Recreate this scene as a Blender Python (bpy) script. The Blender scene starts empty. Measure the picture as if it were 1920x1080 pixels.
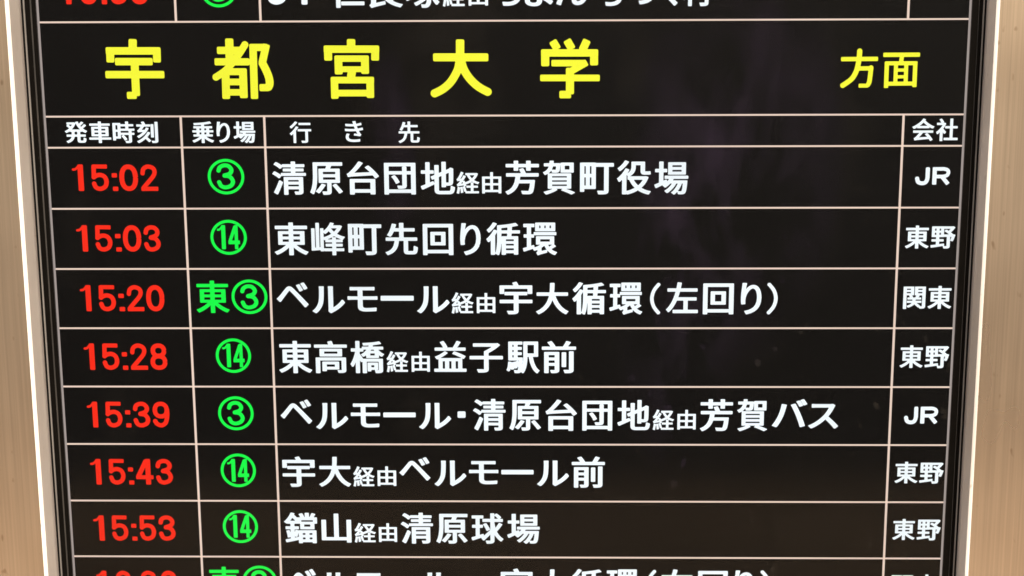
import bpy, math, numpy as np
from mathutils import Matrix, Vector

# ------------------------------------------------------------------ camera, light, exposure
S = 0.68            # metres across the lit table of the screen
Z0 = 1.42           # height of the table line under the column headings
sc = bpy.context.scene
COL = sc.collection

F, CX, CY, CZ, RA, RB, RC = 3377.93393, 0.552695354, 0.299390072, 1.94794730, -0.230848867, 0.0208502441, -0.00540134032
def rot(a, b, c):
    ca, sa, cb, sb, cc, ss = math.cos(a), math.sin(a), math.cos(b), math.sin(b), math.cos(c), math.sin(c)
    return (np.array([[cc, -ss, 0], [ss, cc, 0], [0, 0, 1]]) @ np.array([[cb, 0, sb], [0, 1, 0], [-sb, 0, cb]])
            @ np.array([[1, 0, 0], [0, ca, -sa], [0, sa, ca]]))
R = rot(RA, RB, RC)
M = np.array([[1, 0, 0], [0, 0, -1], [0, 1, 0]], float)          # board axes (right, up, out) -> world
cam = bpy.data.cameras.new("camera")
cam_ob = bpy.data.objects.new("camera", cam)
COL.objects.link(cam_ob)
mw = np.eye(4); mw[:3, :3] = M @ R; mw[:3, 3] = [CX * S, -CZ * S, CY * S + Z0]
cam_ob.matrix_world = Matrix(mw.tolist())
cam.sensor_width = 36.0
cam.lens = F / 1920.0 * 36.0
cam.clip_start = 0.02
cam.clip_end = 400.0
sc.camera = cam_ob

SUN_EL, SUN_AZ = math.radians(36), math.radians(-11)            # sun behind the viewer, to the right
world = bpy.data.worlds.new("World"); sc.world = world; world.use_nodes = True
wn = world.node_tree
bg = wn.nodes["Background"]; bg.inputs[1].default_value = 0.15
sky = wn.nodes.new("ShaderNodeTexSky"); sky.sky_type = 'NISHITA'; sky.sun_disc = False
sky.sun_elevation = SUN_EL; sky.sun_rotation = math.pi + SUN_AZ
sky.dust_density = 3.0
wn.links.new(sky.outputs[0], bg.inputs[0])
sun = bpy.data.lights.new("sun", 'SUN'); sun.energy = 4.4; sun.angle = math.radians(0.6); sun.color = (1.0, 0.88, 0.72)
sun_ob = bpy.data.objects.new("sun", sun); COL.objects.link(sun_ob)
sd = Vector((-math.sin(SUN_AZ) * math.cos(SUN_EL), -math.cos(SUN_AZ) * math.cos(SUN_EL), math.sin(SUN_EL)))
sun_ob.rotation_euler = sd.to_track_quat('Z', 'Y').to_euler()
sc.view_settings.view_transform = 'Standard'
sc.view_settings.look = 'None'
sc.view_settings.exposure = 0.0
sc.view_settings.gamma = 1.0
sc.render.film_transparent = False
sc.cycles.filter_width = 1.55
sc.cycles.sample_clamp_indirect = 4.0

# ------------------------------------------------------------------ helpers
def W(x, z, out=0.0):
    """board units (x right, z up, out towards the viewer) -> metres"""
    return (x * S, -out * S, z * S + Z0)

def tag(o, label=None, cat=None, kind=None, group=None):
    if label: o['label'] = label
    if cat: o['category'] = cat
    if kind: o['kind'] = kind
    if group: o['group'] = group
    return o

def obj(name, verts, faces, mat, parent=None, smooth=False):
    me = bpy.data.meshes.new(name)
    me.from_pydata([tuple(v) for v in verts], [], [tuple(f) for f in faces])
    me.update()
    if smooth:
        me.polygons.foreach_set('use_smooth', [True] * len(me.polygons))
    me.materials.append(mat)
    o = bpy.data.objects.new(name, me); COL.objects.link(o)
    if parent: o.parent = parent
    return o

def box(x0, x1, z0, z1, o0, o1):
    v = [W(x, z, o) for x in (x0, x1) for z in (z0, z1) for o in (o0, o1)]
    f = [(0, 1, 3, 2), (4, 6, 7, 5), (0, 4, 5, 1), (2, 3, 7, 6), (1, 5, 7, 3), (0, 2, 6, 4)]
    return v, f

def empty(name):
    o = bpy.data.objects.new(name, None); COL.objects.link(o); return o

def photo(px, py):
    d = R @ np.array([(px - 960) / F, (540 - py) / F, -1.0])
    t = -CZ / d[2]
    return CX + t * d[0], CY + t * d[1]

# ------------------------------------------------------------------ materials
def mat(name):
    m = bpy.data.materials.new(name); m.use_nodes = True
    nt = m.node_tree
    return m, nt, nt.nodes["Principled BSDF"]

def noise(nt, scale, detail=3.0, vec=(1, 1, 1), rough=0.5):
    tc = nt.nodes.new("ShaderNodeTexCoord"); mp = nt.nodes.new("ShaderNodeMapping")
    mp.inputs['Scale'].default_value = vec
    n = nt.nodes.new("ShaderNodeTexNoise"); n.inputs['Scale'].default_value = scale
    n.inputs['Detail'].default_value = detail; n.inputs['Roughness'].default_value = rough
    nt.links.new(tc.outputs['Object'], mp.inputs[0]); nt.links.new(mp.outputs[0], n.inputs['Vector'])
    return n

def ramp(nt, src, stops):
    r = nt.nodes.new("ShaderNodeValToRGB")
    el = r.color_ramp.elements
    while len(el) < len(stops): el.new(0.5)
    for e, (p, c) in zip(el, stops):
        e.position = p; e.color = (*c, 1) if len(c) == 3 else c
    nt.links.new(src, r.inputs[0])
    return r

def mix(nt, fac, a, b, mode='MIX'):
    m = nt.nodes.new("ShaderNodeMix"); m.data_type = 'RGBA'; m.blend_type = mode
    if isinstance(fac, (int, float)): m.inputs[0].default_value = fac
    else: nt.links.new(fac, m.inputs[0])
    for i, v in ((6, a), (7, b)):
        if isinstance(v, tuple): m.inputs[i].default_value = (*v, 1)
        else: nt.links.new(v, m.inputs[i])
    return m.outputs[2]

def steel(name, base, rough, metal, streak=0.12, bump=0.02, aniso=0.5):
    m, nt, p = mat(name)
    s = noise(nt, 90.0, 4.0, (6.0, 6.0, 0.05), 0.6)               # vertical brushing
    b = noise(nt, 5.0, 3.0, (1.6, 1.0, 0.7), 0.55)                  # cloudy finger grease and wear
    sp = noise(nt, 150.0, 1.0, (1.0, 1.0, 0.55))                    # small stains
    c1 = ramp(nt, s.outputs['Fac'], [(0.25, tuple(v * (1 - streak) for v in base)), (0.75, tuple(min(1, v * (1 + streak)) for v in base))])
    c2 = ramp(nt, b.outputs['Fac'], [(0.32, (0.80, 0.76, 0.72)), (0.66, (1.06, 1.05, 1.04))])
    c3 = ramp(nt, sp.outputs['Fac'], [(0.2, (0.72, 0.67, 0.62)), (0.27, (1, 1, 1))])
    c = mix(nt, 1.0, c1.outputs[0], c2.outputs[0], 'MULTIPLY')
    c = mix(nt, 1.0, c, c3.outputs[0], 'MULTIPLY')
    nt.links.new(c, p.inputs['Base Color'])
    rr = ramp(nt, b.outputs['Fac'], [(0.3, (rough * 0.85,) * 3), (0.7, (rough * 1.2,) * 3)])
    nt.links.new(rr.outputs[0], p.inputs['Roughness'])
    p.inputs['Metallic'].default_value = metal
    p.inputs['Anisotropic'].default_value = aniso
    bp = nt.nodes.new("ShaderNodeBump"); bp.inputs['Strength'].default_value = bump; bp.inputs['Distance'].default_value = 0.002
    nt.links.new(s.outputs['Fac'], bp.inputs['Height']); nt.links.new(bp.outputs[0], p.inputs['Normal'])
    return m

M_PANEL = steel("brushed_steel", (0.53, 0.42, 0.31), 0.28, 0.80, 0.14, 0.03)
M_JAMB = steel("satin_steel", (0.84, 0.76, 0.68), 0.30, 0.1, 0.04)
_j = M_JAMB.node_tree.nodes['Principled BSDF']; _j.inputs['Coat Weight'].default_value = 0.7; _j.inputs['Coat Roughness'].default_value = 0.07; _j.inputs['Coat IOR'].default_value = 1.7
M_TRIM = steel("polished_edge", (0.98, 0.96, 0.91), 0.3, 0.1, 0.01, 0.0)

def plain(name, col, rough, metal=0.0, var=0.15, scale=60.0, vec=(1, 1, 1)):
    m, nt, p = mat(name)
    n = noise(nt, scale, 4.0, vec)
    r = ramp(nt, n.outputs['Fac'], [(0.3, tuple(v * (1 - var) for v in col)), (0.7, tuple(v * (1 + var) for v in col))])
    nt.links.new(r.outputs[0], p.inputs['Base Color'])
    p.inputs['Roughness'].default_value = rough; p.inputs['Metallic'].default_value = metal
    return m

M_RUBBER = plain("black_rubber", (0.004, 0.0035, 0.003), 0.7)
M_BEZEL = plain("black_bezel", (0.003, 0.0025, 0.002), 0.35)
for _m in (M_RUBBER, M_BEZEL): _m.node_tree.nodes['Principled BSDF'].inputs['Specular IOR Level'].default_value = 0.06
M_LIP = plain("metal_lip", (0.20, 0.19, 0.18), 0.4, 0.3, 0.2, 30.0, (1, 1, 0.6))
M_SEAL = plain("scuffed_sealant", (0.018, 0.016, 0.014), 0.6, 0.0, 0.9, 55.0, (1, 1, 0.35))
M_UNSEEN_PAVE = plain("unseen_pavement", (0.47, 0.30, 0.155), 0.8, 0.0, 0.2, 2.2)
M_UNSEEN_ROAD = plain("unseen_asphalt", (0.028, 0.025, 0.026), 0.85, 0.0, 0.3, 1.2)

def glow(name, col, strength=1.0):
    m, nt, p = mat(name)
    p.inputs['Base Color'].default_value = (0.001, 0.001, 0.001, 1)
    p.inputs['Roughness'].default_value = 0.9
    p.inputs['Specular IOR Level'].default_value = 0.0
    n = noise(nt, 7.0, 3.0); g = ramp(nt, n.outputs['Fac'], [(0.3, tuple(v * 0.9 for v in col)), (0.6, col)])
    nt.links.new(g.outputs[0], p.inputs['Emission Color'])
    p.inputs['Emission Strength'].default_value = strength
    return m
M_WHITE = glow("lit_white", (0.90, 0.97, 1.0), 1.1)
M_YEL = glow("lit_yellow", (1.0, 1.0, 0.045), 1.0)
M_RED = glow("lit_red", (1.0, 0.026, 0.009), 1.0)
M_GRN = glow("lit_green", (0.008, 0.98, 0.07), 1.0)
M_LINE = glow("lit_line", (1.0, 0.77, 0.64), 0.90)
M_EDGE = glow("lit_border", (0.46, 0.39, 0.36), 0.85)

def lcd():
    m, nt, p = mat("dark_screen")
    p.inputs['Base Color'].default_value = (0.0012, 0.0012, 0.0012, 1)
    p.inputs['Roughness'].default_value = 0.6
    p.inputs['Specular IOR Level'].default_value = 0.0
    n = noise(nt, 3.0, 3.0)
    f = noise(nt, 900.0, 2.0)
    r = ramp(nt, n.outputs['Fac'], [(0.3, (0.0022, 0.0015, 0.0009)), (0.7, (0.0030, 0.0024, 0.0021))])
    g = ramp(nt, f.outputs['Fac'], [(0.3, (0.6, 0.6, 0.6)), (0.7, (1.3, 1.3, 1.3))])
    c = mix(nt, 1.0, r.outputs[0], g.outputs[0], 'MULTIPLY')
    nt.links.new(c, p.inputs['Emission Color'])
    p.inputs['Emission Strength'].default_value = 1.0
    return m
M_LCD = lcd()

def glass():
    m, nt, p = mat("cover_glass")
    out = nt.nodes["Material Output"]
    tr = nt.nodes.new("ShaderNodeBsdfTransparent"); gl = nt.nodes.new("ShaderNodeBsdfGlossy")
    gl.inputs['Roughness'].default_value = 0.09
    fr = nt.nodes.new("ShaderNodeFresnel"); fr.inputs[0].default_value = 1.26
    mx = nt.nodes.new("ShaderNodeMixShader")
    nt.links.new(fr.outputs[0], mx.inputs[0]); nt.links.new(tr.outputs[0], mx.inputs[1]); nt.links.new(gl.outputs[0], mx.inputs[2])
    # thin film of grease and wiped dust lying on the glass, dried specks towards the lower right; purple patches are painted-in reflections
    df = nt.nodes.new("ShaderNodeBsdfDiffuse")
    sm = noise(nt, 4.5, 5.0, (1.0, 1.0, 0.8), 0.6)
    smr = ramp(nt, sm.outputs['Fac'], [(0.54, (0, 0, 0)), (0.75, (0.005, 0.005, 0.005))])
    sp = noise(nt, 110.0, 2.0, (1.0, 1.0, 0.75), 0.4)
    spr = ramp(nt, sp.outputs['Fac'], [(0.68, (0, 0, 0)), (0.74, (0.010, 0.010, 0.010))])
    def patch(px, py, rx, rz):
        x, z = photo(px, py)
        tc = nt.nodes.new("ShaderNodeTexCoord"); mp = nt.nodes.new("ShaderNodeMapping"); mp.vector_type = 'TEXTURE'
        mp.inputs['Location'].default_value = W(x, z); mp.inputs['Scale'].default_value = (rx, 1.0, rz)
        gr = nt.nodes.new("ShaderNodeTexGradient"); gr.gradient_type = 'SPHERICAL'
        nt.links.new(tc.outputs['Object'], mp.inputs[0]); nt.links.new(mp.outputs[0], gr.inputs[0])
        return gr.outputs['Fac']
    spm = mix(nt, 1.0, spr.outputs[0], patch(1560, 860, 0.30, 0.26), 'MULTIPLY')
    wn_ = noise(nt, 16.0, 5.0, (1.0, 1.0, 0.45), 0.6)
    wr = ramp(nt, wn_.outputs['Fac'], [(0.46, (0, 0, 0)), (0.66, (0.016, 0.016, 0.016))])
    refl_mask = mix(nt, 1.0, patch(1385, 300, 0.085, 0.17), patch(1270, 560, 0.05, 0.16), 'ADD')  # soft purple patches, painted in for the mirrored surroundings
    refl_mask = mix(nt, 1.0, refl_mask, patch(372, 118, 0.028, 0.02), 'ADD')
    refl_mask = mix(nt, 1.0, refl_mask, patch(735, 300, 0.02, 0.09), 'ADD')
    refl_tint = mix(nt, 1.0, wr.outputs[0], refl_mask, 'MULTIPLY')
    bw = nt.nodes.new("ShaderNodeRGBToBW"); nt.links.new(refl_mask, bw.inputs[0])
    hr = ramp(nt, bw.outputs[0], [(0.02, (0.60, 0.52, 0.42)), (0.15, (0.36, 0.24, 0.50))])  # film colour, turned purple where reflections are painted
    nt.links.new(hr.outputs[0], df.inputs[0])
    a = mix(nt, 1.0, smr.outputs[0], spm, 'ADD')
    a = mix(nt, 1.0, a, refl_tint, 'ADD')
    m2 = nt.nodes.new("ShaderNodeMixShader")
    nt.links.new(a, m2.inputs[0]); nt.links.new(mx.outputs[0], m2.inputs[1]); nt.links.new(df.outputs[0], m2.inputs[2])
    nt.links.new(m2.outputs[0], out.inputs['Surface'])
    return m
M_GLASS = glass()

# ------------------------------------------------------------------ ground out of view, bright near and dark far to shape reflections in steel and glass
ADDED_KERB = -3.3  # added kerb, placed where the bright reflection should end
g = obj("unseen_pavement", [(-60, ADDED_KERB, 0), (60, ADDED_KERB, 0), (60, 60, 0), (-60, 60, 0), (-60, ADDED_KERB, -0.13), (60, ADDED_KERB, -0.13)], [(0, 1, 2, 3), (4, 5, 1, 0)], M_UNSEEN_PAVE)
tag(g, kind='structure')
g = obj("unseen_road", [(-60, -60, -0.13), (60, -60, -0.13), (60, ADDED_KERB, -0.13), (-60, ADDED_KERB, -0.13)], [(0, 1, 2, 3)], M_UNSEEN_ROAD)
tag(g, kind='structure')

# ------------------------------------------------------------------ steel housing
XL, XR = -0.018, 1.0172            # inner faces of the opening
DEP = 0.0457                       # how far the steel stands in front of the screen
BL, BR = 0.0035, 0.0031            # rounded edge
ZT, ZB = 0.42, -0.86               # top and bottom of the opening
ZTT, ZBB = 0.62, -2.0
XLL, XRR = -0.17, 1.17
cab = empty("steel_housing"); cab.location = (0, 0, 0)
tag(cab, "brushed stainless steel housing with bright rounded edges framing the black timetable screen", "housing")

def slab(name, x0, x1, z0, z1, o0, o1, m):
    v, f = box(x0, x1, z0, z1, o0, o1); return obj(name, v, f, m, cab)
slab("side_panel", XLL, XL - BL, ZBB, ZTT, DEP - 0.006, DEP, M_PANEL)['label'] = "steel panel left of the screen"
slab("side_panel", XR + BR, XRR, ZBB, ZTT, DEP - 0.006, DEP, M_PANEL)['label'] = "steel panel right of the screen"
slab("top_panel", XL - BL, XR + BR, ZT, ZTT, DEP - 0.0065, DEP - 0.0005, M_PANEL)
slab("bottom_panel", XL - BL, XR + BR, ZBB, ZB, DEP - 0.0065, DEP - 0.0005, M_PANEL)
slab("back_panel", XLL, XRR, ZBB, ZTT, -0.14, -0.134, M_PANEL)
slab("outer_side", XLL - 0.004, XLL, ZBB, ZTT, -0.14, DEP, M_PANEL)
slab("outer_side", XRR, XRR + 0.004, ZBB, ZTT, -0.14, DEP, M_PANEL)
slab("roof_plate", XLL - 0.004, XRR + 0.004, ZTT, ZTT + 0.006, -0.144, DEP, M_PANEL)
slab("jamb", XL - 0.004, XL, ZB, ZT, -0.01, DEP - BL, M_JAMB)
slab("jamb", XR, XR + 0.004, ZB, ZT, -0.01, DEP - BR, M_JAMB)
slab("head_jamb", XL, XR, ZT - 0.0005, ZT + 0.0035, -0.01, DEP - 0.0065, M_JAMB)
slab("sill_jamb", XL, XR, ZB - 0.0035, ZB + 0.0005, -0.01, DEP - 0.0065, M_JAMB)
def edge(x_in, r, side):
    n = 10; v = []; f = []
    for z in (ZB, ZT):
        for k in range(n + 1):
            a = math.pi / 2 * k / n
            c_ = 0.3 * (1 - math.cos(a)) + 0.7 * k / n; s_ = 0.3 * math.sin(a) + 0.7 * k / n
            v.append(W(x_in + side * r * c_, z, DEP - r * (1 - s_)))
    for k in range(n):
        q = (k, k + 1, n + 2 + k, n + 1 + k)
        f.append(q if side > 0 else q[::-1])
    o = obj("rounded_edge", v, f, M_TRIM, cab, True)
    o['label'] = "bright polished rounded edge of the steel opening"
edge(XL, BL, -1); edge(XR, BR, 1)

# ------------------------------------------------------------------ screen
scr = empty("departure_screen")
tag(scr, "black bus departure screen with yellow title, red times, green bay numbers and white place names", "display screen")
def part(name, x0, x1, z0, z1, o0, o1, m, parent=scr):
    v, f = box(x0, x1, z0, z1, o0, o1); return obj(name, v, f, m, parent)
part("screen_back", -0.016, 1.0155, ZB + 0.001, ZT - 0.001, -0.03, -0.0012, M_BEZEL)
# black surround: flat strip, glossy raised wall, thin metal lip, rubber packing
part("bezel", -0.0138, -0.0014, ZB + 0.001, ZT - 0.001, -0.0011, 0.0, M_BEZEL)
part("bezel", 1.0014, 1.0134, ZB + 0.001, ZT - 0.001, -0.0011, 0.0, M_BEZEL)
part("sealant_bead", -0.0082, -0.0066, ZB + 0.002, ZT - 0.002, 0.0, 0.0006, M_SEAL)
part("sealant_bead", 1.0090, 1.0096, ZB + 0.002, ZT - 0.002, 0.0, 0.0004, M_SEAL)
part("metal_lip", -0.0155, -0.0139, ZB + 0.002, ZT - 0.002, -0.001, 0.0012, M_LIP)
part("metal_lip", 1.0135, 1.0149, ZB + 0.002, ZT - 0.002, -0.001, 0.0012, M_LIP)
part("rubber_packing", -0.0179, -0.0156, ZB + 0.002, ZT - 0.002, -0.001, 0.0006, M_RUBBER)
part("rubber_packing", 1.0150, 1.0171, ZB + 0.002, ZT - 0.002, -0.001, 0.0006, M_RUBBER)
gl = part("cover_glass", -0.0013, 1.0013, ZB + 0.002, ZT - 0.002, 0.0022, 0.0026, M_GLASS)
gl['label'] = "clear cover glass with faint smears, dust specks and painted purple reflections"

PITCH = 0.0681144
LT, LH = 0.1365446, 0.0342409      # lines above and below the title band
COLA, COLB, COLC = 0.1491, 0.2405, 0.9343
ZROW = [-k * PITCH for k in range(0, 10)]
lines_z = [LT + PITCH, LT, LH] + ZROW
HV, HH = 0.00114, 0.00092
G = 0.0006
def hline(z):
    o = part("grid_line", 0.00125, 0.99875, z - HH, z + HH, G - 0.0004, G, M_LINE); return o
for z in lines_z: hline(z)
def vline(x, z0, z1, m=M_LINE, h=HV):
    part("grid_line", x - h, x + h, z0, z1, G - 0.0004, G, m)
vline(0.0, ZROW[-1], LT + PITCH, M_EDGE); vline(1.0, ZROW[-1], LT + PITCH, M_EDGE)
bands = [(LT + PITCH, LT), (LT, LH), (LH, 0.0)] + [(ZROW[i], ZROW[i + 1]) for i in range(9)]
for i, (a, b) in enumerate(bands):
    if i == 1: continue
    for x in (COLA, COLB, COLC): vline(x, b + HH, a - HH, h=HV * 1.08)
part("blank_area", 0.0, 1.0, LT + PITCH + 0.002, ZT - 0.002, -0.0011, 0.0001, M_LCD)
part("blank_area", 0.0, 1.0, ZB + 0.002, ZROW[-1] - 0.002, -0.0011, 0.0001, M_LCD)

# ------------------------------------------------------------------ lettering
def sd_strokes(P, strokes):
    """signed distance of points P (n,2) to a set of strokes; stroke = (half width, [points]) with squared-off ends"""
    d = np.full(len(P), 1e9)
    for hw, pts in strokes:
        pts = np.array(pts, float)
        for k in range(len(pts) - 1):
            a, b = pts[k], pts[k + 1]
            L = np.linalg.norm(b - a) + 1e-9; u = (b - a) / L
            q = P - (a + b) / 2
            x = np.abs(q @ u); y = np.abs(q @ np.array([-u[1], u[0]]))
            r = hw * 0.38
            qx = x - (L / 2 - r); qy = y - (hw - r)
            dd = np.hypot(np.maximum(qx, 0), np.maximum(qy, 0)) + np.minimum(np.maximum(qx, qy), 0) - r
            d = np.minimum(d, dd)
            if k > 0:
                d = np.minimum(d, np.hypot(P[:, 0] - a[0], P[:, 1] - a[1]) - hw)
    return d

def contour(f, xs, ys):
    """polygons of the region f<0 on a grid, whole cells merged along rows"""
    V = []; Fc = []
    ny, nx = f.shape
    ins = f < 0
    full = ins[:-1, :-1] & ins[1:, :-1] & ins[:-1, 1:] & ins[1:, 1:]
    anyi = ins[:-1, :-1] | ins[1:, :-1] | ins[:-1, 1:] | ins[1:, 1:]
    for j in range(ny - 1):
        i = 0
        while i < nx - 1:
            if full[j, i]:
                k = i
                while k < nx - 1 and full[j, k]: k += 1
                n = len(V); V += [(xs[i], ys[j]), (xs[k], ys[j]), (xs[k], ys[j + 1]), (xs[i], ys[j + 1])]
                Fc.append((n, n + 1, n + 2, n + 3)); i = k; continue
            if anyi[j, i]:
                c = [(xs[i], ys[j], f[j, i]), (xs[i + 1], ys[j], f[j, i + 1]), (xs[i + 1], ys[j + 1], f[j + 1, i + 1]), (xs[i], ys[j + 1], f[j + 1, i])]
                poly = []
                for q in range(4):
                    a, b = c[q], c[(q + 1) % 4]
                    if a[2] < 0: poly.append((a[0], a[1]))
                    if (a[2] < 0) != (b[2] < 0):
                        t = a[2] / (a[2] - b[2]); poly.append((a[0] + t * (b[0] - a[0]), a[1] + t * (b[1] - a[1])))
                if len(poly) >= 3:
                    n = len(V); V += poly; Fc.append(tuple(range(n, n + len(poly))))
            i += 1
    return V, Fc

_tmp = {}
def font_outline(ch):
    """outline segments of a character of Blender's own text object, y up"""
    if ch in _tmp: return _tmp[ch]
    c = bpy.data.curves.new("glyph", 'FONT'); c.body = ch; c.fill_mode = 'NONE'; c.resolution_u = 6
    o = bpy.data.objects.new("glyph", c); COL.objects.link(o)
    dg = bpy.context.evaluated_depsgraph_get()
    me = bpy.data.meshes.new_from_object(o.evaluated_get(dg))
    v = np.array([x.co[:2] for x in me.vertices]); e = np.array([x.vertices[:] for x in me.edges])
    bpy.data.objects.remove(o); bpy.data.curves.remove(c); bpy.data.meshes.remove(me)
    _tmp[ch] = (v[e[:, 0]], v[e[:, 1]])
    return _tmp[ch]

def seg_field(A, B, P, ax, ay):
    s = np.array([1 / ax, 1 / ay])
    A2, B2, P2 = A * s, B * s, P * s
    d = np.full(len(P), 1e9); wind = np.zeros(len(P), int)
    for a, b in zip(A2, B2):
        ab = b - a; L = ab @ ab + 1e-12
        t = np.clip(((P2 - a) @ ab) / L, 0, 1)
        d = np.minimum(d, np.hypot(*(P2 - a - t[:, None] * ab).T))
        up = (a[1] <= P2[:, 1]) & (b[1] > P2[:, 1]); dn = (b[1] <= P2[:, 1]) & (a[1] > P2[:, 1])
        cr = ab[0] * (P2[:, 1] - a[1]) - ab[1] * (P2[:, 0] - a[0])
        wind += (up & (cr > 0)).astype(int) - (dn & (cr < 0)).astype(int)
    d = np.where(wind != 0, -d, d)
    return d - 1.0                                               # grown by the ellipse (ax, ay)

_gc = {}
def font_glyph(ch, bold):
    """unit-box (0..1, y up) polygons of an emboldened character"""
    key = (ch, bold)
    if key in _gc: return _gc[key]
    A, B = font_outline(ch)
    ax, ay = bold
    lo = np.minimum(A.min(0), B.min(0)) - [ax, ay]; hi = np.maximum(A.max(0), B.max(0)) + [ax, ay]
    N = 92 if ch not in 'ー・' else 60
    stp = max(hi - lo) / N
    xs = np.arange(lo[0] - stp, hi[0] + 2 * stp, stp); ys = np.arange(lo[1] - stp, hi[1] + 2 * stp, stp)
    X, Y = np.meshgrid(xs, ys)
    f = seg_field(A, B, np.c_[X.ravel(), Y.ravel()], ax, ay).reshape(X.shape)
    V, Fc = contour(f, xs, ys)
    V = np.array(V); l2 = V.min(0); h2 = V.max(0)
    _gc[key] = ((V - l2) / (h2 - l2), Fc)
    return _gc[key]

# strokes measured in a little box, x right, y down
def ell(cx, cy, rx, ry, n=26, p=2.25):
    o = []
    for k in range(n + 1):
        a = 2 * math.pi * k / n; c, s = math.cos(a), math.sin(a)
        o.append((cx + rx * abs(c) ** (2 / p) * (1 if c >= 0 else -1), cy + ry * abs(s) ** (2 / p) * (1 if s >= 0 else -1)))
    return o
def smooth(pts, n=5):
    pts = [np.array(p, float) for p in pts]; q = [pts[0]] + pts + [pts[-1]]; o = []
    for i in range(1, len(q) - 2):
        p0, p1, p2, p3 = q[i - 1:i + 3]
        for k in range(n):
            t = k / n
            o.append(tuple(0.5 * ((2 * p1) + (-p0 + p2) * t + (2 * p0 - 5 * p1 + 4 * p2 - p3) * t * t + (-p0 + 3 * p1 - 3 * p2 + p3) * t ** 3)))
    o.append(tuple(pts[-1])); return o
SG = {
 '1': (20.6, 49.5, [(5.2, [(15.4, 0), (15.4, 49.5)]), (2.3, smooth([(1, 9.6), (6.5, 8.6), (12.5, 3)]))]),
 '5': (32, 50, [(3.8, [(3, 3.9), (29.5, 4.1)]), (4.0, [(5.6, 1), (4.9, 26.5)]), (4.1, smooth([(4.1, 24.4), (9, 21), (16.5, 19.6), (24, 23), (27.3, 32), (24.4, 41.3), (16, 45.4), (8, 43), (4.3, 34.5)]))]),
 '0': (34.5, 50, [(4.4, ell(17.25, 25, 12.4, 20.3))]),
 '2': (32, 49.5, [(4.0, smooth([(4.1, 18), (5.8, 9.5), (11, 5.2), (17, 4.5), (24, 7.5), (26.6, 14), (24, 21.5), (16, 31), (7, 41), (4.1, 45)])), (3.9, [(0.6, 45.5), (32, 45.3)])]),
 '3': (31, 50, [(4.0, smooth([(4.2, 15.5), (6, 8.5), (12.5, 4.8), (20.5, 5.8), (25.3, 12.5), (22.6, 19.6), (12, 23.8)])), (4.0, smooth([(12, 23.8), (21.5, 25.7), (26.4, 34), (23.6, 42), (15, 45.5), (7.5, 43), (4, 34.5)]))]),
 '4': (33, 48, [(4.6, [(23.5, 0), (23.5, 48)]), (4.2, [(21, 2.5), (5.5, 33)]), (3.8, [(1.4, 34.2), (33, 34.2)])]),
 '6': (31.5, 50, [(4.1, ell(16, 33.5, 10.8, 12)), (4.1, smooth([(5.0, 36), (4.7, 24), (8, 10), (15.5, 4.6), (23.5, 7), (27, 13.5)]))]),
 '9': (31.5, 50, [(4.1, ell(15.5, 16.5, 10.8, 12)), (4.1, smooth([(26.5, 14), (26.8, 26), (23.5, 40), (16, 45.4), (8, 43), (4.0, 36.5)]))]),
 '8': (31.5, 50, [(4.1, ell(15.75, 14, 9.9, 9.4)), (4.1, ell(15.75, 34.8, 11.1, 10.6))]),
 ':': (10.8, 33.5, [(4.1, [(0, 4), (9.7, 4)]), (4.1, [(1, 29.4), (10.8, 29.4)])]),
 'c': None,
 'J': (27, 34, [(3.9, smooth([(23, 0), (23, 10), (22.8, 21), (19.5, 28.5), (12.5, 30.3), (6, 27.5), (3.6, 19.5)]))]),
 'R': (33, 34, [(3.9, [(3.9, 0), (3.9, 34)]), (3.5, smooth([(3, 3.5), (14, 3.5), (22, 3.6), (28, 6.2), (29.3, 11), (27, 15.8), (20, 18), (12, 18.2), (3, 18.2)])), (3.7, [(17.5, 18), (29.8, 33)])]),
 '(': (19, 59, [(3.3, smooth([(17, 1), (7.2, 14), (3.5, 29.5), (7.2, 45), (17, 58)]))]),
 ')': (19, 59, [(3.3, smooth([(2, 1), (11.8, 14), (15.5, 29.5), (11.8, 45), (2, 58)]))]),
 'ー': (62, 8.6, [(4.3, [(0, 4.3), (62, 4.3)])]),
 '・': (14.5, 12.4, [(6.2, [(0, 6.2), (14.5, 6.2)])]),
}
SG['c'] = (31, 46, [(3.5, smooth([(3.6, 14), (6, 7.5), (12.5, 4), (20, 5), (24.8, 11.5), (22, 18.2), (12, 21.8)])), (3.5, smooth([(12, 21.8), (21.5, 23.5), (26.6, 31.5), (23.6, 39), (15, 42.3), (7.5, 40), (3.6, 32)]))])
def stroke_glyph(ch):
    if ch in _gc: return _gc[ch]
    w, h, st = SG[ch]
    stp = 0.62
    xs = np.arange(-2, w + 2, stp); ys = np.arange(-2, h + 2, stp)
    X, Y = np.meshgrid(xs, ys)
    f = sd_strokes(np.c_[X.ravel(), Y.ravel()], st).reshape(X.shape)
    V, Fc = contour(f, xs, ys)
    V = np.array(V); l2 = V.min(0); h2 = V.max(0)
    V = (V - l2) / (h2 - l2); V[:, 1] = 1 - V[:, 1]
    _gc[ch] = (V, [q[::-1] for q in Fc]); return _gc[ch]

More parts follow.
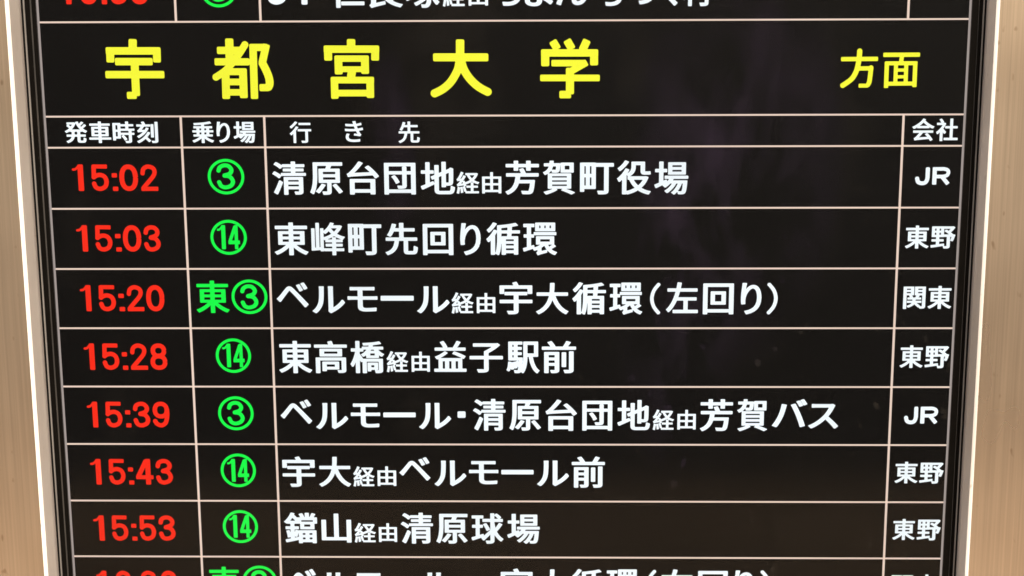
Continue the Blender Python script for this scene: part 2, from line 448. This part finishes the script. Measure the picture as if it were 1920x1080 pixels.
BOLD = (0.028, 0.014); BOLD_S = (0.023, 0.013); BOLD_H = (0.030, 0.015)
def px_box(x0, x1, y0, y1):
    cx, cy = (x0 + x1) / 2, (y0 + y1) / 2
    l = photo(x0, cy)[0]; r = photo(x1, cy)[0]; t = photo(cx, y0)[1]; b = photo(cx, y1)[1]
    return l, r, b, t
OUT = 0.0009
def text(name, items, m, parent, label=None, shadow=0.0):
    """items: (character, x0, x1, y0, y1[, bold]) ink boxes measured on the wall of the board; one mesh"""
    V = []; Fc = []
    for it in items:
        ch = it[0]
        l, r, b, t = px_box(*it[1:5])
        if ch in SG: v, f = stroke_glyph(ch)
        else: v, f = font_glyph(ch, it[5] if len(it) > 5 else BOLD)
        n = len(V)
        V += [W(l + x * (r - l), b + y * (t - b), OUT) for x, y in v]
        Fc += [tuple(i + n for i in q) for q in f]
    o = obj(name, V, Fc, m, parent)
    if label: o['label'] = label
    return o

def ring(cx, cy, rx, ry, hw=2.75, n=72):
    V = []; Fc = []
    x, z = photo(cx, cy)
    RX = (photo(cx + rx, cy)[0] - photo(cx - rx, cy)[0]) / 2; RZ = (photo(cx, cy - ry)[1] - photo(cx, cy + ry)[1]) / 2
    H = hw * RX / rx
    for k in range(n):
        a = 2 * math.pi * k / n
        V += [(x + (RX - 2 * H) * math.cos(a), z + (RZ - 2 * H) * math.sin(a)), (x + RX * math.cos(a), z + RZ * math.sin(a))]
    for k in range(n):
        a = 2 * k; b = 2 * ((k + 1) % n); Fc.append((a, a + 1, b + 1, b))
    return [W(p, q, OUT) for p, q in V], Fc

def bay(parent, label, ringbox, glyphs):
    x0, x1, y0, y1 = ringbox
    o = text("bay_number", glyphs, M_GRN, parent, label)
    v, f = ring((x0 + x1) / 2, (y0 + y1) / 2, (x1 - x0) / 2, (y1 - y0) / 2)
    # join the ring into the same lettering mesh
    me = o.data; V = [tuple(q.co) for q in me.vertices]; Fc = [tuple(p.vertices) for p in me.polygons]
    n = len(V); me.clear_geometry(); me.from_pydata(V + v, [], Fc + [tuple(i + n for i in q) for q in f]); me.update()

def direct(name, ox, oy, sc_, strokes, m, parent, label):
    """a large character from its own measured strokes"""
    st = []
    k = (photo(961, oy + 50)[0] - photo(960, oy + 50)[0]) / sc_
    for hw, pts in strokes:
        st.append((hw * k, [photo(ox + x / sc_, oy + y / sc_) for x, y in pts]))
    P = np.array([p for _, q in st for p in q])
    lo = P.min(0) - 0.006; hi = P.max(0) + 0.006; stp = 0.00055
    xs = np.arange(lo[0], hi[0], stp); ys = np.arange(lo[1], hi[1], stp)
    X, Y = np.meshgrid(xs, ys)
    f = sd_strokes(np.c_[X.ravel(), Y.ravel()], st).reshape(X.shape)
    V, Fc = contour(f, xs, ys)
    o = obj(name, [W(x, z, OUT) for x, z in V], Fc, m, parent); o['label'] = label
    return o

def row_plate(name, i, label):
    a, b = bands[i]
    o = part(name, 0.0012, 0.9988, b + HH * 0.5, a - HH * 0.5, -0.0011, 0.0001, M_LCD)
    o['label'] = label
    return o

# ---- title band
tb = row_plate("title_band", 1, "tall title band with large yellow characters")
Q = 7.714
direct("title_character", 180, 60, Q, [(60, [(533, 100), (533, 270)]), (54, [(143, 272), (937, 272)]), (58, [(205, 222), (212, 440)]), (57, [(880, 222), (886, 440)]),
    (54, [(277, 427), (822, 427)]), (54, [(138, 615), (992, 615)]), (58, [(561, 440), (584, 925)]), (52, [(450, 915), (592, 915)])], M_YEL, tb, "yellow title character 宇")
direct("title_character", 385, 60, Q, [(60, [(347, 92), (356, 440)]), (53, [(170, 265), (560, 265)]), (52, [(135, 430), (640, 430)]), (52, smooth([(585, 165), (500, 300), (400, 435), (290, 560), (135, 665)])),
    (57, [(294, 590), (305, 967)]), (50, [(300, 573), (598, 573)]), (48, [(300, 721), (590, 721)]), (47, [(310, 871), (600, 871)]), (57, [(545, 524), (560, 955)]),
    (54, [(690, 170), (714, 967)]), (52, [(640, 222), (905, 222)]), (55, [(885, 175), (822, 460)]), (58, smooth([(822, 440), (880, 550), (922, 660), (932, 745), (912, 800)])), (52, [(785, 803), (925, 803)])], M_YEL, tb, "yellow title character 都")
direct("title_character", 590, 60, Q, [(61, [(528, 100), (528, 250)]), (53, [(132, 247), (935, 247)]), (58, [(192, 196), (198, 413)]), (57, [(876, 196), (876, 413)]),
    (57, [(342, 338), (350, 612)]), (46, [(290, 384), (785, 384)]), (57, [(726, 338), (732, 605)]), (42, [(350, 537), (728, 537)]), (60, [(543, 560), (525, 660)]),
    (54, [(285, 650), (294, 965)]), (48, [(235, 694), (860, 694)]), (55, [(802, 650), (808, 953)]), (48, [(290, 882), (805, 882)])], M_YEL, tb, "yellow title character 宮")
direct("title_character", 790, 60, Q, [(61, [(561, 105), (561, 410)]), (58, [(170, 365), (970, 365)]), (60, smooth([(555, 395), (535, 520), (480, 640), (405, 745), (300, 832), (178, 893)])),
    (60, smooth([(572, 395), (605, 515), (665, 625), (745, 720), (845, 802), (978, 873)]))], M_YEL, tb, "yellow title character 大")
direct("title_character", 995, 60, Q, [(58, [(315, 125), (390, 250)]), (58, [(522, 112), (600, 250)]), (58, [(818, 112), (745, 270)]), (53, [(150, 301), (977, 301)]), (59, [(210, 250), (211, 495)]), (58, [(917, 250), (917, 482)]),
    (47, [(300, 449), (800, 449)]), (50, [(815, 435), (585, 565)]), (59, [(568, 515), (568, 900)]), (48, [(137, 663), (1000, 663)]), (55, [(415, 903), (585, 903)])], M_YEL, tb, "yellow title character 学")
q = 10.667
direct("suffix_character", 1565, 80, q, [(52, smooth([(500, 148), (490, 280), (470, 420), (425, 580), (330, 730), (130, 872)])), (43, [(125, 328), (865, 322)]), (43, [(455, 515), (772, 510)]),
    (47, smooth([(727, 475), (710, 640), (690, 780), (655, 850)])), (40, [(475, 858), (670, 858)])], M_YEL, tb, "smaller yellow character 方 at the right end")
direct("suffix_character", 1565, 80, q, [(43, [(970, 242), (1705, 238)]), (42, [(1345, 260), (1325, 390)]), (43, [(1043, 375), (1023, 905)]), (40, [(1002, 412), (1655, 408)]), (43, [(1612, 370), (1590, 887)]),
    (40, [(1225, 420), (1210, 800)]), (40, [(1430, 420), (1416, 800)]), (32, [(1240, 547), (1420, 545)]), (32, [(1240, 682), (1420, 678)]), (40, [(1040, 820), (1590, 815)])], M_YEL, tb, "smaller yellow character 面 at the right end")

# ---- column headings
hb = row_plate("heading_row", 2, "narrow row of white column headings")
y = (227.5, 268)
text("heading", [('発', 122, 163.8, *y, BOLD_H), ('車', 167.3, 208.3, *y, BOLD_H), ('時', 211.7, 252.7, *y, BOLD_H), ('刻', 256.5, 296.5, *y, BOLD_H)], M_WHITE, hb, "heading 発車時刻")
text("heading", [('乗', 360.4, 401, *y, BOLD_H), ('り', 406.3, 431.5, 228, 267.5, BOLD_H), ('場', 438, 479, *y, BOLD_H)], M_WHITE, hb, "heading 乗り場")
text("heading", [('行', 543.3, 583.8, *y, BOLD_S), ('き', 646.9, 681, 226.7, 266, BOLD_S), ('先', 747, 787, *y, BOLD_S)], M_WHITE, hb, "heading 行き先")
text("heading", [('会', 1710, 1751.6, 222, 264, BOLD_H), ('社', 1755, 1796, 222, 264.3, BOLD_H)], M_WHITE, hb, "heading 会社")

# ---- departures
def times(s, xs, y0, y1, parent):
    it = []
    for ch, (a, b) in zip(s, xs):
        if ch == ':': it.append((ch, a, b, y0 + (y1 - y0) * 0.33, y1))
        else: it.append((ch, a, b, y0, y1))
    text("departure_time", it, M_RED, parent, "red departure time " + s)
def circ3(ringbox, x0, x1, y0, y1): return ringbox, [('3', x0, x1, y0, y1)]
D = [
 (0, "16:36", [(112.5, 133.5), (149.3, 181.3), (189.5, 200.5), (206, 238), (244.5, 277)], (-43, 7.8),
  "③", (374.8, 444.6, -56, 13.9), [('c', 392.5, 427, -47, 3.3)],
  "51 仁良塚経由ろまんちっく村", [('5', 500, 538, -50, 8.6), ('1', 553, 576, -50, 8.6), ('仁', 620, 683, -49, 14.6), ('良', 692, 755, -49, 14.6), ('塚', 760, 824, -49, 14.6),
   ('経', 830, 872, -31, 12.2, BOLD_S), ('由', 878.5, 915, -29, 10.5, BOLD_S), ('ろ', 930, 977, -46, 10.8), ('ま', 984, 1037, -48, 11.6), ('ん', 1043, 1103, -47, 9.6),
   ('ち', 1124, 1167, -48, 11.2), ('っ', 1186, 1228, -30, 8), ('く', 1236, 1271, -48, 10.5), ('村', 1279, 1335, -50, 11.5)],
  None, []),
 (3, "15:02", [(136, 157), (172, 204), (210.5, 221.5), (224, 259), (264, 296.2)], (308, 357.8),
  "③", (389.8, 458.3, 297.7, 364.4), [('c', 406.5, 440.6, 306, 354.8)],
  "清原台団地経由芳賀町役場", [('清', 511, 574, 302.5, 365), ('原', 581, 642.5, 304, 365), ('台', 650.5, 710.8, 302.5, 364.5), ('団', 720.5, 779.5, 305, 364.5), ('地', 788.8, 853, 303, 364),
   ('経', 856, 898.8, 321.8, 363, BOLD_S), ('由', 904, 940, 322.5, 362.5, BOLD_S), ('芳', 947.5, 1010.5, 301, 364.5), ('賀', 1018, 1078, 301, 364.5), ('町', 1087.5, 1150.8, 304.5, 364.3), ('役', 1156.8, 1220.5, 300.5, 364.5), ('場', 1226.8, 1290.5, 302.5, 364.5)],
  "JR", [('J', 1715.6, 1742.9, 313.3, 347), ('R', 1748, 1781, 313, 346.7)]),
 (4, "15:03", [(144, 164.6), (179, 210.8), (216.7, 228.2), (230.8, 265.2), (270, 301.2)], (421.9, 471.4),
  "⑭", (394.8, 463.1, 411.9, 477.5), [('1', 407.5, 423.2, 421.7, 467.1), ('4', 428.1, 449.8, 421.7, 467.1)],
  "東峰町先回り循環", [('東', 514.5, 578, 416.8, 478.3), ('峰', 584, 647, 416.8, 478.3, (0.019, 0.012)), ('町', 653, 715.5, 419.5, 478), ('先', 722.5, 783.3, 417.5, 478), ('回', 793, 850, 419.5, 478), ('り', 863, 901.3, 418, 478), ('循', 911.8, 975, 416.8, 478), ('環', 980.5, 1044.5, 417, 478.2)],
  "東野", [('東', 1697, 1741.7, 422.5, 465.8, BOLD_H), ('野', 1745, 1790.8, 424, 465.8, BOLD_H)]),
 (5, "15:20", [(151, 171.2), (185.6, 217.4), (223, 234.4), (238.5, 270), (274.4, 308.4)], (534.2, 583.2),
  "東③", (434.4, 501.7, 523.8, 588.5), [('東', 368, 430, 525.8, 586.5), ('c', 451, 484.4, 532.7, 579.8)],
  "ベルモール経由宇大循環(左回り)", [('ベ', 518.8, 578.3, 529.3, 575.8), ('ル', 585.5, 647, 536.3, 586.8), ('モ', 651.8, 708, 537.5, 583.8), ('ー', 713.8, 775.8, 554.3, 563.5), ('ル', 781.8, 843, 536.3, 586.8),
   ('経', 846.8, 888, 548, 587.5, BOLD_S), ('由', 894, 928.8, 549, 586.8, BOLD_S), ('宇', 936.8, 998.3, 528, 589), ('大', 1005, 1066, 530, 588.8), ('循', 1073, 1136, 528.8, 589.5), ('環', 1142.5, 1204.5, 529.5, 589.5),
   ('(', 1218.8, 1238, 530, 589), ('左', 1248.8, 1308.8, 528.8, 586.8), ('回', 1318, 1375.5, 531, 589), ('り', 1389, 1427.5, 530, 589), (')', 1438, 1458, 530, 589)],
  "関東", [('関', 1693.3, 1735, 537, 579, BOLD_H), ('東', 1739.5, 1784, 535.8, 578.8, BOLD_H)]),
 (6, "15:28", [(158, 177.8), (192.3, 223.6), (229.4, 240.2), (244.8, 276.8), (282, 313.6)], (643.5, 693.1),
  "⑭", (404.8, 471, 634.2, 698.8), [('1', 417.3, 433, 644, 688.2), ('4', 437.5, 458.6, 644, 688.2)],
  "東高橋経由益子駅前", [('東', 523, 585, 638.8, 699.3), ('高', 589.5, 651, 638.8, 699.3), ('橋', 657, 720.5, 638.8, 699.3), ('経', 725, 765.5, 658, 697.5, BOLD_S), ('由', 771.8, 806, 659, 696.8, BOLD_S),
   ('益', 814, 874.5, 638.8, 696.8), ('子', 880.5, 943, 643, 698.3), ('駅', 949.5, 1011.8, 640, 699.5), ('前', 1016, 1080, 639, 699.3)],
  "東野", [('東', 1687, 1730.3, 647, 689.5, BOLD_H), ('野', 1734, 1779, 648.7, 690, BOLD_H)]),
 (7, "15:39", [(164, 183.6), (198.3, 229.5), (235.6, 246.2), (250.2, 281.6), (286.7, 318.2)], (752.7, 801),
  "③", (409.2, 475.8, 742.7, 806.3), [('c', 426.3, 458.6, 751.3, 797.1)],
  "ベルモール・清原台団地経由芳賀バス", [('ベ', 526, 585, 748.8, 794), ('ル', 592.5, 653, 755, 804), ('モ', 658, 713, 756, 801), ('ー', 718.8, 779.5, 773, 781.9), ('ル', 785.5, 846, 755, 804), ('・', 858, 873, 770.8, 783),
   ('清', 887, 948, 747.5, 807), ('原', 955, 1014.5, 749.5, 807), ('台', 1023, 1081.8, 748.8, 807.5), ('団', 1091.8, 1148, 751, 807), ('地', 1157.5, 1218.8, 749.5, 806), ('経', 1223.8, 1263.8, 767.5, 806, BOLD_S), ('由', 1270, 1304.5, 768, 805, BOLD_S),
   ('芳', 1312.5, 1373.8, 748, 808), ('賀', 1381.8, 1438.8, 748, 808), ('バ', 1447.5, 1513, 748, 800.5), ('ス', 1515.5, 1572, 756.8, 803)],
  "JR", [('J', 1695, 1721, 762, 795), ('R', 1725.5, 1758.3, 762, 794.5)]),
 (8, "15:43", [(170, 190), (204.4, 235.3), (241, 251.6), (255, 287.8), (292.5, 324.2)], (860, 908),
  "⑭", (414, 480, 850, 913), [('1', 426.5, 441.6, 860, 902.9), ('4', 446, 467, 860, 902.9)],
  "宇大経由ベルモール前", [('宇', 530, 590.8, 855.5, 912.5), ('大', 598, 658, 856, 912), ('経', 662.5, 702.5, 874, 911.8, BOLD_S), ('由', 708, 743, 874, 910.8, BOLD_S), ('ベ', 748.8, 806.8, 856.8, 900.5),
   ('ル', 814.5, 874.5, 863, 910.8), ('モ', 879.5, 934.5, 863.8, 907.5), ('ー', 940, 1000.5, 880.6, 889), ('ル', 1006.8, 1066.8, 863, 910.8), ('前', 1072, 1134, 855.5, 914)],
  "東野", [('東', 1677.5, 1720.5, 865.3, 905.8, BOLD_H), ('野', 1723.8, 1768.7, 867, 906.3, BOLD_H)]),
 (9, "15:53", [(175.8, 196), (210.2, 240.6), (247, 257.6), (262.3, 292.7), (298, 329.2)], (965.8, 1013.2),
  "⑭", (418, 484, 956, 1017.7), [('1', 430, 445.2, 965, 1007.8), ('4', 450, 471, 965, 1007.8)],
  "鐺山経由清原球場", [('鐺', 533, 595, 960.5, 1018), ('山', 603, 658.8, 962.5, 1016.8), ('経', 665, 705, 980, 1016.8, BOLD_S), ('由', 710.5, 744.5, 980.5, 1015.8, BOLD_S), ('清', 751.8, 812, 960.8, 1018.8),
   ('原', 818, 876.8, 963, 1018.8), ('球', 884, 944, 961.8, 1019), ('場', 951, 1012, 963, 1019)],
  "東野", [('東', 1673.3, 1715.5, 972.5, 1012, BOLD_H), ('野', 1719, 1763.3, 973.8, 1012.8, BOLD_H)]),
 (10, "16:20", [(181.5, 201), (215.5, 246), (252, 262.5), (264.5, 295), (300.5, 333.5)], (1069.5, 1116),
  "東③", (454.5, 520.5, 1060, 1122), [('東', 392, 450, 1062, 1120), ('c', 471, 503, 1068.5, 1114)],
  "ベルモール経由宇大循環(右回り)", [('ベ', 537, 594, 1066.3, 1110), ('ル', 601, 660, 1073, 1120), ('モ', 665.5, 719, 1074, 1118), ('ー', 724, 783, 1090, 1098.5), ('ル', 789.5, 848, 1073, 1120),
   ('経', 851, 891, 1085, 1122, BOLD_S), ('由', 896, 930, 1085, 1121, BOLD_S), ('宇', 939, 999, 1065.5, 1123), ('大', 1006, 1065, 1067, 1123), ('循', 1072, 1131, 1066.5, 1123), ('環', 1137, 1197, 1067, 1123),
   ('(', 1211.5, 1230, 1068, 1124), ('右', 1238, 1298, 1067, 1122), ('回', 1308.5, 1364, 1070, 1124), ('り', 1376.5, 1413.5, 1069, 1124), (')', 1425, 1444.5, 1069, 1124)],
  "関東", [('関', 1670.5, 1711, 1078, 1119, BOLD_H), ('東', 1715.5, 1758, 1076.5, 1118, BOLD_H)]),
]
for (bi, tm, txs, (ty0, ty1), bl, rb, bg_, dl, dg, cl, cg) in D:
    rp = row_plate("timetable_row", bi, "timetable row of the %s departure" % tm)
    times(tm, txs, ty0, ty1, rp)
    bay(rp, "green boarding bay mark " + bl, rb, bg_)
    text("destination", dg, M_WHITE, rp, "white destination " + dl)
    if cl: text("company_name", cg, M_WHITE, rp, "white company name " + cl)
row_plate("timetable_row", 11, "empty timetable row below the last departure")
